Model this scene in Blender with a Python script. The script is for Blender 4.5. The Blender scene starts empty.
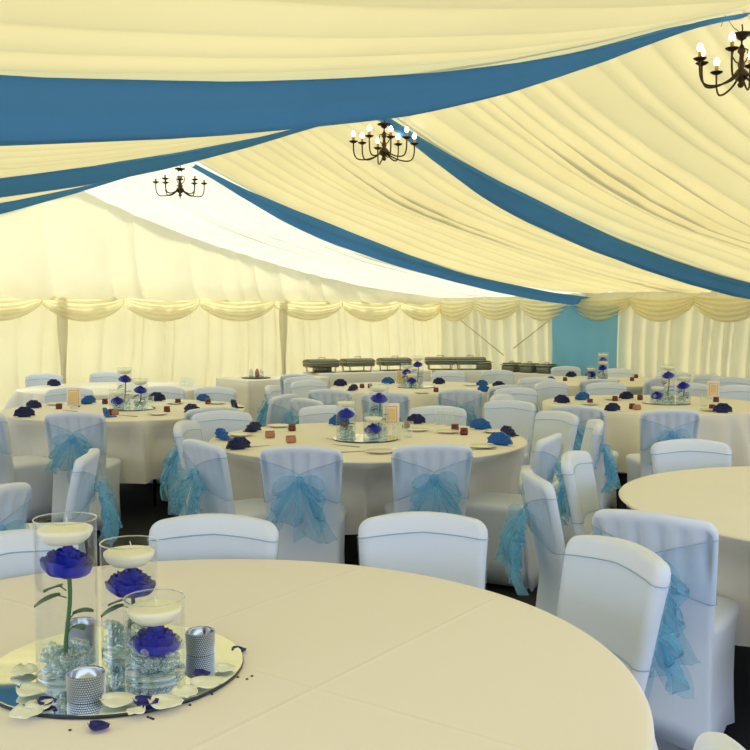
import bpy, math, random
from mathutils import Vector, Matrix
PI = math.pi
S = bpy.context.scene
C = S.collection
rnd = random.Random(7)

# ------------------------------------------------------------------ camera
FPX, HOR, EYE = 958.0, 318.5, 1.51          # focal length and horizon of the 750 px frame, eye height
PITCH = math.atan((375 - HOR) / FPX)
cd = bpy.data.cameras.new('camera'); cam = bpy.data.objects.new('camera', cd); C.objects.link(cam)
cam.location = (0, 0, EYE); cam.rotation_euler = (PI / 2 - PITCH, 0, 0)
cd.sensor_width = 36; cd.lens = 36 * FPX / 750; cd.clip_start = .05; cd.clip_end = 200
S.camera = cam

def at(px, py, z):
    """world point at height z on the sight line through a pixel"""
    dx = (px - 375) / FPX; dz = (375 - py) / FPX
    y = math.cos(PITCH) + dz * math.sin(PITCH); zz = -math.sin(PITCH) + dz * math.cos(PITCH)
    s = (z - EYE) / zz
    return Vector((dx * s, y * s, z))

# ------------------------------------------------------------------ tent frame
K = 1.55
ANG = .688
SA, CA = math.sin(ANG), math.cos(ANG)
def T(u, v, z): return Vector((-SA * u + CA * v, CA * u + SA * v, z))
U0, BAY = 5.52 * K, 1.89 * K
UG = U0 + BAY                 # gable end
VR, VW, VL = 3.02 * K, 6.99 * K, -1.2 * K
UN = U0 - 3.3 * BAY             # open near end behind the viewer, roof cut short to let in more sky light
ZS = EYE + .165 * K           # swag line
PR = [(3.02, 1.0), (3.4, .857), (3.77, .739), (4.2, .627), (4.75, .50), (5.27, .405), (5.84, .318), (6.37, .255), (7.05, .205)]
PL = [(3.02, 1.0), (2.71, .912), (2.26, .765), (1.85, .645), (1.5, .555), (1.2, .49), (.97, .445), (.6, .39), (.2, .345), (-.3, .30), (-.8, .27), (-1.25, .25)]
PROF = sorted(set(PL[::-1] + PR[1:]))
def roofz(v):
    q = v / K
    if q <= PROF[0][0]: return EYE + K * PROF[0][1]
    for (a, b), (c, d) in zip(PROF, PROF[1:]):
        if q <= c:
            t = (q - a) / (c - a); return EYE + K * (b + (d - b) * t)
    return EYE + K * PROF[-1][1]

# ------------------------------------------------------------------ mesh helpers
class MB:
    def __init__(s): s.v = []; s.f = []
    def add(s, vs, fs):
        o = len(s.v); s.v += [tuple(p) for p in vs]; s.f += [tuple(i + o for i in f) for f in fs]; return s
    def grid(s, rows, closed=False):
        n = len(rows[0]); vs = [p for r in rows for p in r]; fs = []
        for i in range(len(rows) - 1):
            for j in range(n if closed else n - 1):
                k = (j + 1) % n
                fs.append((i * n + j, i * n + k, (i + 1) * n + k, (i + 1) * n + j))
        return s.add(vs, fs)
    def loft(s, rings, cap0=True, cap1=True):
        n = len(rings[0]); o = len(s.v); s.grid(rings, True)
        if cap0: s.f.append(tuple(o + i for i in range(n))[::-1])
        if cap1: s.f.append(tuple(o + (len(rings) - 1) * n + i for i in range(n)))
        return s
    def box(s, c, d, rz=0, bev=0):
        cx, cy, cz = c; x, y, z = d[0] / 2, d[1] / 2, d[2] / 2
        m = Matrix.Rotation(rz, 3, 'Z')
        if bev <= 0:
            vs = [m @ Vector(p) + Vector(c) for p in [(-x, -y, -z), (x, -y, -z), (x, y, -z), (-x, y, -z), (-x, -y, z), (x, -y, z), (x, y, z), (-x, y, z)]]
            return s.add(vs, [(3, 2, 1, 0), (4, 5, 6, 7), (0, 1, 5, 4), (1, 2, 6, 5), (2, 3, 7, 6), (3, 0, 4, 7)])
        def ring(i, zz):
            X, Y = x - i, y - i; b = bev * .7; r = []
            for sx, sy, fl in ((1, 1, 0), (-1, 1, 1), (-1, -1, 0), (1, -1, 1)):
                p = [(sx * X, sy * (Y - b)), (sx * (X - b), sy * Y)]
                r += p[::-1] if fl else p
            return [m @ Vector((a, bb, zz)) + Vector(c) for a, bb in r]
        return s.loft([ring(bev, -z), ring(0, -z + bev), ring(0, z - bev), ring(bev, z)])
    def tube(s, pts, r, n=6):
        pts = [Vector(p) for p in pts]; rr = r if hasattr(r, '__len__') else [r] * len(pts); rings = []
        up = Vector((0, 0, 1)); prev = None
        for i, p in enumerate(pts):
            d = (pts[min(i + 1, len(pts) - 1)] - pts[max(i - 1, 0)]).normalized()
            if prev is None:
                a = d.cross(up if abs(d.z) < .9 else Vector((1, 0, 0))).normalized()
            else:
                a = (prev - d * prev.dot(d)); a = a.normalized() if a.length > 1e-6 else d.orthogonal().normalized()
            prev = a; b = d.cross(a)
            rings.append([p + (a * math.cos(2 * PI * k / n) + b * math.sin(2 * PI * k / n)) * rr[i] for k in range(n)])
        return s.loft(rings)
    def lathe(s, prof, c=(0, 0, 0), n=24, cap0=True, cap1=True):
        return s.loft([[(c[0] + r * math.cos(2 * PI * k / n), c[1] + r * math.sin(2 * PI * k / n), c[2] + z) for k in range(n)] for r, z in prof], cap0, cap1)
    def ball(s, c, r, n=8, m=5, sq=1):
        return s.lathe([(r * math.sin(PI * (i + .02) / (m + .04)), -r * sq * math.cos(PI * (i + .02) / (m + .04))) for i in range(m + 1)], c, n)
    def obj(s, name, mat, parent=None, smooth=True):
        me = bpy.data.meshes.new(name); me.from_pydata(s.v, [], s.f); me.update()
        if smooth: me.polygons.foreach_set('use_smooth', [True] * len(me.polygons))
        if mat: me.materials.append(mat)
        o = bpy.data.objects.new(name, me); C.objects.link(o)
        if parent: o.parent = parent
        return o
def sharp(o, deg=35):
    me = o.data
    try: me.set_sharp_from_angle(angle=math.radians(deg))
    except Exception: pass
    return o
def tag(o, label, cat, group=None, kind=None):
    o['label'] = label; o['category'] = cat
    if group: o['group'] = group
    if kind: o['kind'] = kind
    return o
def empty(name, loc, rz=0):
    o = bpy.data.objects.new(name, None); C.objects.link(o); o.location = loc; o.rotation_euler = (0, 0, rz); o.empty_display_size = .1
    return o
def struct(o): o['kind'] = 'structure'; return o
KIDS = {}
def copy_tree(o, parent=None):
    c = o.copy(); C.objects.link(c)
    for k in ('label', 'group'):
        if parent is None and k in c: del c[k]
    if parent: c.parent = parent
    for ch in list(o.children): copy_tree(ch, c)
    return c

# ------------------------------------------------------------------ materials
def srgb(r, g, b):
    f = lambda c: (c / 255 / 12.92) if c <= 10 else ((c / 255 + .055) / 1.055) ** 2.4
    return (f(r), f(g), f(b), 1)
def newmat(name):
    m = bpy.data.materials.new(name); m.use_nodes = True; nt = m.node_tree; nt.nodes.clear()
    out = nt.nodes.new('ShaderNodeOutputMaterial'); return m, nt, out
def N(nt, t, **kw):
    n = nt.nodes.new('ShaderNode' + t)
    for k, v in kw.items():
        if k in n.inputs: n.inputs[k].default_value = v
        else: setattr(n, k, v)
    return n
def weave(nt, scale=600, strength=.08, big=6, bigs=.0):
    tc = N(nt, 'TexCoord'); no = N(nt, 'TexNoise', Scale=scale); nt.links.new(tc.outputs['Object'], no.inputs['Vector'])
    bp = N(nt, 'Bump', Strength=strength, Distance=.002); nt.links.new(no.outputs[0], bp.inputs['Height'])
    return bp
def pbr(name, col, rough=.6, metal=0, sheen=0, bump=None, spec=.5, var=0, vs=8, coat=0):
    m, nt, out = newmat(name); b = N(nt, 'BsdfPrincipled', Roughness=rough, Metallic=metal)
    b.inputs['Base Color'].default_value = col; b.inputs['Specular IOR Level'].default_value = spec
    b.inputs['Sheen Weight'].default_value = sheen; b.inputs['Coat Weight'].default_value = coat
    if var:
        tc = N(nt, 'TexCoord'); no = N(nt, 'TexNoise', Scale=vs); nt.links.new(tc.outputs['Object'], no.inputs['Vector'])
        hs = N(nt, 'HueSaturation'); hs.inputs['Color'].default_value = col
        mr = N(nt, 'MapRange'); mr.inputs[3].default_value = 1 - var; mr.inputs[4].default_value = 1 + var
        nt.links.new(no.outputs[0], mr.inputs[0]); nt.links.new(mr.outputs[0], hs.inputs['Value']); nt.links.new(hs.outputs[0], b.inputs['Base Color'])
    if bump:
        bp = weave(nt, *bump); nt.links.new(bp.outputs[0], b.inputs['Normal'])
    nt.links.new(b.outputs[0], out.inputs[0]); return m
def voile(name, dcol, tcol, mix):
    """thin lining cloth: part reflects, part lets daylight through"""
    m, nt, out = newmat(name); d = N(nt, 'BsdfDiffuse'); t = N(nt, 'BsdfTranslucent'); mx = N(nt, 'MixShader', Fac=mix)
    tc = N(nt, 'TexCoord'); no = N(nt, 'TexNoise', Scale=1.3, Detail=3.0); nt.links.new(tc.outputs['Object'], no.inputs['Vector'])
    mr = N(nt, 'MapRange'); mr.inputs[3].default_value = .9; mr.inputs[4].default_value = 1.1; nt.links.new(no.outputs[0], mr.inputs[0])
    for s_, c in ((d, dcol), (t, tcol)):
        hs = N(nt, 'HueSaturation'); hs.inputs['Color'].default_value = c
        nt.links.new(mr.outputs[0], hs.inputs['Value']); nt.links.new(hs.outputs[0], s_.inputs['Color'])
    bp = weave(nt, 300, .1); nt.links.new(bp.outputs[0], d.inputs['Normal'])
    nt.links.new(d.outputs[0], mx.inputs[1]); nt.links.new(t.outputs[0], mx.inputs[2]); nt.links.new(mx.outputs[0], out.inputs[0]); return m
def sheer(name, col, tcol, alpha, gloss=.0):
    """see-through organza"""
    m, nt, out = newmat(name); d = N(nt, 'BsdfDiffuse'); d.inputs['Color'].default_value = col
    t = N(nt, 'BsdfTranslucent'); t.inputs['Color'].default_value = col; mx = N(nt, 'MixShader', Fac=.45)
    nt.links.new(d.outputs[0], mx.inputs[1]); nt.links.new(t.outputs[0], mx.inputs[2])
    tr = N(nt, 'BsdfTransparent'); tr.inputs['Color'].default_value = tcol
    lw = N(nt, 'LayerWeight', Blend=.35); mr = N(nt, 'MapRange'); mr.inputs[3].default_value = alpha; mr.inputs[4].default_value = min(1, alpha + .28)
    nt.links.new(lw.outputs['Facing'], mr.inputs[0])
    m2 = N(nt, 'MixShader'); nt.links.new(mr.outputs[0], m2.inputs[0]); nt.links.new(tr.outputs[0], m2.inputs[1]); nt.links.new(mx.outputs[0], m2.inputs[2])
    nt.links.new(m2.outputs[0], out.inputs[0]); return m
def clear(name, tint, blend=.12, rough=.02, gcol=(1, 1, 1, 1), base=.03, top=.75):
    """thin clear glass or water: see-through, glossier at grazing angles"""
    m, nt, out = newmat(name); tr = N(nt, 'BsdfTransparent'); tr.inputs['Color'].default_value = tint
    g = N(nt, 'BsdfGlossy', Roughness=rough); g.inputs['Color'].default_value = gcol
    lw = N(nt, 'LayerWeight', Blend=blend); mr = N(nt, 'MapRange'); mr.inputs[3].default_value = base; mr.inputs[4].default_value = top
    nt.links.new(lw.outputs['Facing'], mr.inputs[0]); mx = N(nt, 'MixShader'); nt.links.new(mr.outputs[0], mx.inputs[0])
    nt.links.new(tr.outputs[0], mx.inputs[1]); nt.links.new(g.outputs[0], mx.inputs[2]); nt.links.new(mx.outputs[0], out.inputs[0]); return m
def glow(name, col, st):
    m, nt, out = newmat(name); e = N(nt, 'Emission', Strength=st); e.inputs['Color'].default_value = col
    nt.links.new(e.outputs[0], out.inputs[0]); return m

M = {}
M['lining'] = voile('cream lining', srgb(234, 226, 198), srgb(212, 194, 132), .42)
M['lining_end'] = voile('white lining', srgb(238, 238, 228), srgb(216, 210, 178), .56)
M['gable'] = voile('ivory gable cloth', srgb(236, 234, 212), srgb(224, 212, 166), .44)
M['curtain'] = voile('ivory wall curtain', srgb(232, 228, 204), srgb(218, 204, 150), .38)
M['swag'] = voile('cream swag cloth', srgb(246, 240, 212), srgb(246, 234, 180), .42)
M['blue'] = voile('blue ceiling sash', srgb(92, 156, 220), srgb(92, 156, 220), .32)
M['blue_drape'] = voile('blue wall drape', srgb(140, 200, 238), srgb(120, 185, 230), .35)
M['carpet'] = pbr('dark carpet', srgb(26, 28, 36), .95, var=.25, vs=30, bump=(220, .5))
M['paving'] = pbr('pale gravel', srgb(150, 150, 156), .95, var=.2, vs=2)  # neutral grey of the added ground, picked for its bounce light
M['chair'] = pbr('white stretch cover', srgb(222, 229, 246), .75, sheen=.2, bump=(500, .08), spec=.25)
M['cloth'] = pbr('ivory table linen', srgb(236, 231, 223), .85, sheen=.1, bump=(420, .1), spec=.2, var=.03, vs=3)
M['organza'] = sheer('aqua organza', srgb(160, 222, 247), srgb(240, 248, 253), .25)
M['organza_band'] = sheer('aqua organza band', srgb(186, 220, 242), srgb(246, 250, 253), .06)
M['organza_front'] = sheer('aqua organza smooth front', srgb(190, 214, 230), (.985, .99, .995, 1), .02)
M['hem'] = pbr('organza hem', srgb(146, 178, 206), .6)
M['navy'] = pbr('navy napkin linen', srgb(8, 20, 80), .7, bump=(500, .15), sheen=.2)
M['teal'] = pbr('bright blue napkin linen', srgb(6, 92, 170), .65, bump=(500, .15), sheen=.2)
M['brass'] = pbr('dark bronze metal', srgb(74, 58, 38), .4, .8)
M['pan'] = pbr('blackened drip pan', srgb(44, 32, 26), .5, .4)
M['sleeve'] = pbr('ochre candle sleeve', srgb(190, 146, 70), .5)
M['bulb'] = glow('lit bulb', (1, .93, .78, 1), 9)
M['bulb_off'] = glow('dim bulb', (1, .95, .85, 1), 2)
M['steel'] = pbr('dull steel', srgb(170, 168, 150), .35, .8)
M['dark_steel'] = pbr('dark pan steel', srgb(112, 114, 98), .4, .6)
M['glass'] = clear('clear glass', (.96, .985, .985, 1), .18, base=.012, top=.6)
M['rim'] = clear('glass rim', (.72, .82, .84, 1), .4, base=.18, top=.8)
M['water'] = clear('water', (.965, .96, .985, 1), .10, base=.002, top=.12)
M['bead'] = clear('clear gel beads', (.80, .88, .87, 1), .4, base=.10, top=.85)
M['mirror'] = pbr('mirror', (.86, .92, .94, 1), .03, 1.0)
M['mirror_edge'] = pbr('dark mirror edge', srgb(20, 34, 48), .3)
M['wax'] = pbr('ivory wax', srgb(246, 240, 214), .45, spec=.4)
M['wick'] = pbr('wick', srgb(240, 238, 228), .8)
M['rose'] = pbr('blue rose petals', srgb(2, 22, 168), .45, var=.35, vs=60)
M['stem'] = pbr('green stem', srgb(52, 104, 44), .5)
M['leaf'] = pbr('green leaf', srgb(44, 100, 60), .5, var=.2, vs=40)
M['diamante'] = pbr('silver crystal mesh', srgb(214, 220, 230), .38, .9)
M['cup'] = pbr('grey cup wall', srgb(66, 78, 92), .4, .3)
M['cup_in'] = pbr('silvered glass', srgb(190, 196, 205), .15, 1.0)
M['petal'] = pbr('white petal', srgb(238, 240, 222), .6, sheen=.2)
M['gem'] = pbr('navy petal', srgb(20, 24, 120), .5)
M['conf'] = pbr('dark confetti', srgb(26, 30, 60), .5)
M['china'] = pbr('white china', srgb(232, 228, 212), .25)
M['redjar'] = pbr('dark red glass', srgb(96, 18, 22), .15, spec=.7)
M['jarlid'] = pbr('dull red lid', srgb(120, 50, 44), .5)
M['favour'] = pbr('pink brown favour', srgb(176, 122, 98), .6, var=.4, vs=60)
M['card'] = pbr('beige card', srgb(226, 196, 130), .7)
M['frame'] = pbr('pale card frame', srgb(236, 226, 206), .5)
M['pinkline'] = pbr('salmon card border', srgb(220, 150, 120), .6)
M['tray'] = pbr('black tray', srgb(34, 34, 34), .4)
M['iron'] = pbr('dark table legs', srgb(40, 40, 44), .5, .6)
M['strap'] = pbr('brown grey brace cable', srgb(168, 152, 108), .6)

def hsh(i, j=0): return random.Random(i * 7919 + j * 104729 + 13).random()
# ------------------------------------------------------------------ pleats
def pleats(a, b, wmin, wmax, seed, amp0, amp1):
    r = random.Random(seed); x = a; out = []
    while x < b:
        w = r.uniform(wmin, wmax); out.append((x, w, r.uniform(amp0, amp1), r.uniform(.35, .65))); x += w
    return out
def pl_eval(pl, x):
    for x0, w, am, sk in pl:
        if x0 <= x < x0 + w:
            t = (x - x0) / w
            t = t / sk * .5 if t < sk else .5 + (t - sk) / (1 - sk) * .5
            return am * math.sin(PI * t) ** .75
    return 0.0

# ------------------------------------------------------------------ setting
fl = MB(); fl.grid([[T(u, v, 0) for v in (VL - 1, VW + .3)] for u in (UN - 1, UG + .3)])
struct(fl.obj('floor', M['carpet']))
gr = MB(); gr.grid([[(x, y, -.03) for y in (-60, 70)] for x in (-60, 60)]); struct(gr.obj('ground', M['paving']))  # unseen ground, added to cut sky light from below and bounce neutral grey

def build_ceiling(u_a, u_b, name, mat, seed):
    pl = pleats(u_a, u_b, .13, .34, seed, .05, .12)
    nu = int((u_b - u_a) / .018); vs = [VL + (VW - VL) * i / 70 for i in range(71)]
    rows = []
    for i in range(nu + 1):
        u = u_a + (u_b - u_a) * i / nu; row = []
        for v in vs:
            e = min(1, (u - u_a) / .15, (u_b - u) / .15)           # lining is pinned up along each rafter
            wob = .05 * math.sin(v * .9 + seed) * e + .025 * math.sin(v * 2.3 + u * 1.5) * e
            d = (1 if v > VR else .45) * pl_eval(pl, u + wob) * (.55 + .45 * math.sin(v * .7 + seed * 2 + u) ** 2)
            # pleats open out on the slope and are gathered in at ridge and eave
            g = .35 + .65 * min(1, abs(v - VR) / 1.2) * min(1, (VW - v) / 1.0 + .25)
            row.append(T(u, v, roofz(v) + .05 - d * g))
        rows.append(row)
    mb = MB(); mb.grid(rows); return struct(mb.obj(name, mat))
for i in range(4):
    a = U0 + (0 if i == 0 else -i) * BAY
    if i == 0: build_ceiling(U0, UG, 'ceiling', M['lining_end'], 3)
    build_ceiling(max(UN, U0 - (i + 1) * BAY), U0 - i * BAY, 'ceiling', M['lining'], 11 + i)

# lower wall curtains
def curtain(p, n_len, name, mat, seed, ztop, zbot=0.0):
    pl = pleats(0, n_len, .09, .30, seed, .035, .11); nx = int(n_len / .016); rows = []
    for i in range(nx + 1):
        s = n_len * i / nx; row = []
        for j in range(9):
            t = j / 8; z = zbot + (ztop - zbot) * t
            w = .05 * math.sin(z * 2 + seed + s * .7)
            row.append(p(s, pl_eval(pl, s + w) * (1.1 - .35 * t) + .01, z))
        rows.append(row)
    mb = MB(); mb.grid(rows); return struct(mb.obj(name, mat))
VGL = VL
curtain(lambda s, d, z: T(UG - d, VGL + s, z), VW - VGL, 'wall_back', M['curtain'], 21, ZS + .02)
curtain(lambda s, d, z: T(UG - s, VW - d, z), UG - UN, 'wall_right', M['curtain'], 22, ZS + .10)
# gable cloth above the swag line, hemmed loosely over it
pl = pleats(VGL, VW, .25, .8, 5, .05, .16)
rows = []
nx = int((VW - VGL) / .025)
for i in range(nx + 1):
    v = VGL + (VW - VGL) * i / nx; row = []; zt = roofz(v) + .02
    zb = ZS - .02 + .02 * math.sin(v * 7.3) + .012 * math.sin(v * 17 + 1)
    for j in range(12):
        t = j / 11; z = zb + (zt - zb) * t
        puff = .08 * math.exp(-((z - zb) / .12) ** 2) + .10
        row.append(T(UG - puff - pl_eval(pl, v + .04 * math.sin(z * 3)) * (1 - .6 * t), v, z))
    rows.append(row)
mb = MB(); mb.grid(rows); struct(mb.obj('wall_back', M['gable']))

# swags
def swag(p, s0, s1, drop, seed, label, group, mat=None):
    mb = MB(); rows = []; L = s1 - s0; r = random.Random(seed); nf = 5
    ph = [r.uniform(0, 6) for _ in range(4)]
    ns, nt = 26, 26
    for i in range(ns + 1):
        x = i / ns; c = 4 * x * (1 - x); row = []
        for j in range(nt + 1):
            t = j / nt
            z = ZS + .03 - .012 * c - t * (.10 + (drop - .10) * c ** .8)
            fold = abs(math.sin(PI * nf * t + .25 * math.sin(5 * x + ph[0])))
            out = .085 + .05 * c * math.sin(PI * t) + .035 * fold * (.35 + .65 * c) + .03 * t * c
            row.append(p(s0 - .01 + (L + .02) * x, out + .07, z))
        rows.append(row)
    mb.grid(rows)
    # gathered rosette where two swags meet
    return tag(mb.obj('swag_valance', mat or M['swag']), label, 'valance', group)
pg = lambda s, d, z: T(UG - d, s, z)
ps = lambda s, d, z: T(s, VW - d, z)
pins = [(2.70 - .69 * 2 + .69 * i) * K for i in range(8)] + [6.335 * K, VW - .1]
pins = [1.32 * K, 2.01 * K, 2.70 * K, 3.37 * K, 4.06 * K, 4.82 * K, 5.60 * K, 6.33 * K, VW - .10]
nm = ['in the far left corner', 'at the left edge above the far left chairs', 'above the far left table', 'second to the left of the wall post',
      'left of the wall post, above the square table', 'right of the wall post, above the chafing dishes', 'above the middle of the buffet', 'beside the far tent corner']
for i in range(8):
    swag(pg, pins[i], pins[i + 1], .30 + .03 * hsh(i), 40 + i, 'cream swag valance on the back wall ' + nm[i], 'cream swags along the back wall')
sp = [UG - .10, 6.81 * K, 6.2 * K, 5.57 * K, 4.95 * K, 4.34 * K, 3.72 * K, 3.1 * K]
nm = ['next to the far tent corner', 'above the crossed brace cables', 'at the left half of the blue wall drape', 'at the right half of the blue wall drape',
      'first to the right of the blue drape', 'second to the right of the blue drape', 'at the right edge of the view']
for i in range(7):
    swag(ps, sp[i + 1], sp[i], .30 + .03 * hsh(i, 3), 60 + i, 'cream swag valance on the side wall ' + nm[i], 'cream swags along the side wall')
# wall posts wrapped in gathered cloth
for v, lab in ((2.86 * K, 'cloth wrapped tent post at the far left of the back wall'), (4.92 * K, 'cloth wrapped tent post left of the buffet'), ):
    mb = MB(); rows = []
    for j in range(9):
        z = ZS * j / 8; w = .05 + .02 * math.cos(j * .9)
        rows.append([T(UG - .15 - .045 * math.sin(PI * k / 8) - .01 * math.sin(k * 2.6), v + w * math.cos(PI * k / 8), z) for k in range(9)])
    mb.grid(rows); tag(mb.obj('tent_post', M['curtain']), lab, 'post')
# blue drape on the side wall
rows = []
for i in range(71):
    s = 5.05 * K + (5.78 - 5.05) * K * i / 70; row = []
    for j in range(25):
        t = j / 24; z = .02 + (ZS - .10) * t; x = i / 70
        fold = .03 * math.sin(x * 9 + 5.6 * (1 - t)) * (1.02 - t) + .035 * abs(math.sin(x * 8 - 4 * t + 1)) * (1.02 - t) + .014 * (1.02 - t) * math.sin(x * 27 + 7 * t)
        row.append(T(s, VW - .20 - fold, z))
    rows.append(row)
mb = MB(); mb.grid(rows); tag(mb.obj('wall_drape', M['blue_drape']), 'blue fabric drape hanging on the side wall below the swags', 'drape')
# crossed bracing cables showing between the folds of the side wall
for (p0, p1, lab) in (((7.16, .06), (6.42, -.36), 'thin brace cable sloping down to the right in the side wall curtain'),
                      ((5.86, -.02), (6.30, -.29), 'thin brace cable sloping down to the left beside the blue drape')):
    mb = MB(); mb.tube([T(p0[0] * K, VW - .13, EYE + p0[1] * K), T(p1[0] * K, VW - .13, EYE + p1[1] * K)], .006)
    tag(mb.obj('brace_cable', M['strap']), lab, 'cable')

# ------------------------------------------------------------------ ceiling sashes
def ceiling_sash(ur, side, label, seed, drop=.09, hwmax=.22):
    r = random.Random(seed); rows = []; nv, nt = 60, 28
    vend = VW - .10 if side > 0 else VL + .1
    for i in range(nv + 1):
        s = i / nv; v = VR + (vend - VR) * s + (.02 * side if i == 0 else 0); d = abs(v - VR)
        g = min(1, d / (1.8 if side > 0 else 2.6)); g = g * g * (3 - 2 * g); e = min(1, (1 - s) / .05 + .45) if side > 0 else 1
        hw = (.06 + (hwmax - .06) * g) * (1 if side < 0 else (1 - .1 * s)); row = []
        for j in range(nt + 1):
            t = -1 + 2 * j / nt
            z = roofz(v) + (.02 if side < 0 else -.02) - (.02 + drop * g) * (1 - abs(t) ** 2.6) * e
            z -= .028 * g * math.sin(t * 8 + seed + s * 2.2) + .012 * g * math.sin(t * 15 + s * 5 + seed)
            row.append(T(ur + t * hw + .02 * math.sin(s * 5 + seed), v, z))
        rows.append(row)
    mb = MB(); mb.grid(rows); return tag(mb.obj('ceiling_sash', M['blue']), label, 'drape', 'blue sashes along the tent rafters')
ceiling_sash(U0, 1, 'blue fabric sash on the far right slope running down to the blue wall drape', 1)
ceiling_sash(U0 - BAY, 1, 'blue fabric sash on the right slope falling from above the middle chandelier', 2)
ceiling_sash(U0 - 2 * BAY, -1, 'widest blue fabric sash sweeping across the ceiling from the nearest chandelier to the left edge', 3, .10, .24)
ceiling_sash(U0 - BAY, -1, 'blue fabric sash on the left slope running left from the middle chandelier', 4, .045, .23)
ceiling_sash(U0, -1, 'blue fabric sash on the left slope running left from the farthest chandelier', 5, .08, .23)

# ------------------------------------------------------------------ chandeliers
def chandelier(loc, label, lit):
    root = empty('chandelier', loc); tag(root, label, 'chandelier', 'bronze chandeliers under the tent ridge')
    # origin at the lowest finial
    mb = MB(); mb.lathe([(.0, 0), (.012, .004), (.018, .018), (.010, .03), (.03, .045), (.042, .065), (.03, .085), (.014, .10), (.02, .12), (.012, .14), (.01, .17), (.022, .185), (.014, .205), (.008, .22)], n=14)
    mb.obj('body', M['brass'], root)
    mb = MB(); mb.lathe([(.005, .215), (.005, .24), (.022, .25), (.026, .262), (.05, .268), (.052, .276), (.0, .277)], n=16)
    mb.obj('crown', M['pan'], root)
    for k in range(3):
        a = 2 * PI * k / 3 + .4; mb = MB()
        mb.tube([(math.cos(a) * r_, math.sin(a) * r_, z_) for r_, z_ in ((.012, .205), (.04, .2), (.048, .17), (.03, .14), (.012, .125))], .004, 5)
        mb.obj('scroll', M['brass'], root)
    top = roofz(VR) - loc[2] - .03
    mb = MB(); mb.tube([(0, 0, .275), (.004, .002, (top + .275) / 2), (0, 0, top)], .004, 5); mb.obj('chain', M['brass'], root)
    mb = MB(); mb.tube([(0, 0, .277), (-.05, -.02, .30), (-.10, -.03, .36), (-.12, -.03, top - .02)], .002, 4); mb.obj('flex', M['pan'], root)
    for k in range(8):
        a = 2 * PI * k / 8 + .2; R_ = .235 if k % 2 == 0 else .20; zo = 0 if k % 2 == 0 else .018
        ca, sa = math.cos(a), math.sin(a); pts = []
        for i in range(15):
            t = i / 14
            rr = .03 + (R_ - .03) * math.sin(PI / 2 * min(1, t * 1.25)) ** 1.1; zz = .055 + zo - .052 * math.sin(PI * min(1, t * 1.25)) ** .8 * (1 if t < .4 else 1) + .075 * max(0, (t - .55) / .45) ** 1.3
            pts.append((ca * rr, sa * rr, zz))
        mb = MB(); mb.tube(pts, .0055, 6); arm = mb.obj('arm', M['brass'], root)
        x, y, z = pts[-1]
        mb = MB(); mb.lathe([(.004, -.008), (.02, -.002), (.032, .006), (.034, .010), (.01, .008)], (x, y, z), 14); mb.obj('drip_pan', M['pan'], arm)
        mb = MB(); mb.lathe([(.011, .006), (.0095, .02), (.0095, .042), (.008, .044)], (x, y, z), 10); mb.obj('candle_sleeve', M['sleeve'], arm)
        mb = MB(); mb.lathe([(.008, .044), (.014, .052), (.0165, .062), (.014, .073), (.007, .082), (.001, .088)], (x, y, z), 10); mb.obj('bulb', M['bulb' if lit else 'bulb_off'], arm)
    return root
def apex(i): return T(U0 - i * BAY, VR, 0)
def hang(px, ytop, ybot, i, label, lit):
    p = apex(i); Y = p.y
    z = EYE - (ybot - HOR) / FPX * Y
    x = (px - 375) / FPX * Y
    chandelier((x, Y, z), label, lit)
hang(182, 168, 198, 0, 'bronze chandelier farthest away, with dim bulbs against the white end bay', False)
hang(384, 128, 163, 1, 'bronze chandelier with lit candle bulbs in the middle of the ceiling', True)
hang(735, 45, 92, 2, 'bronze chandelier with lit candle bulbs at the upper right edge', True)

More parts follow.
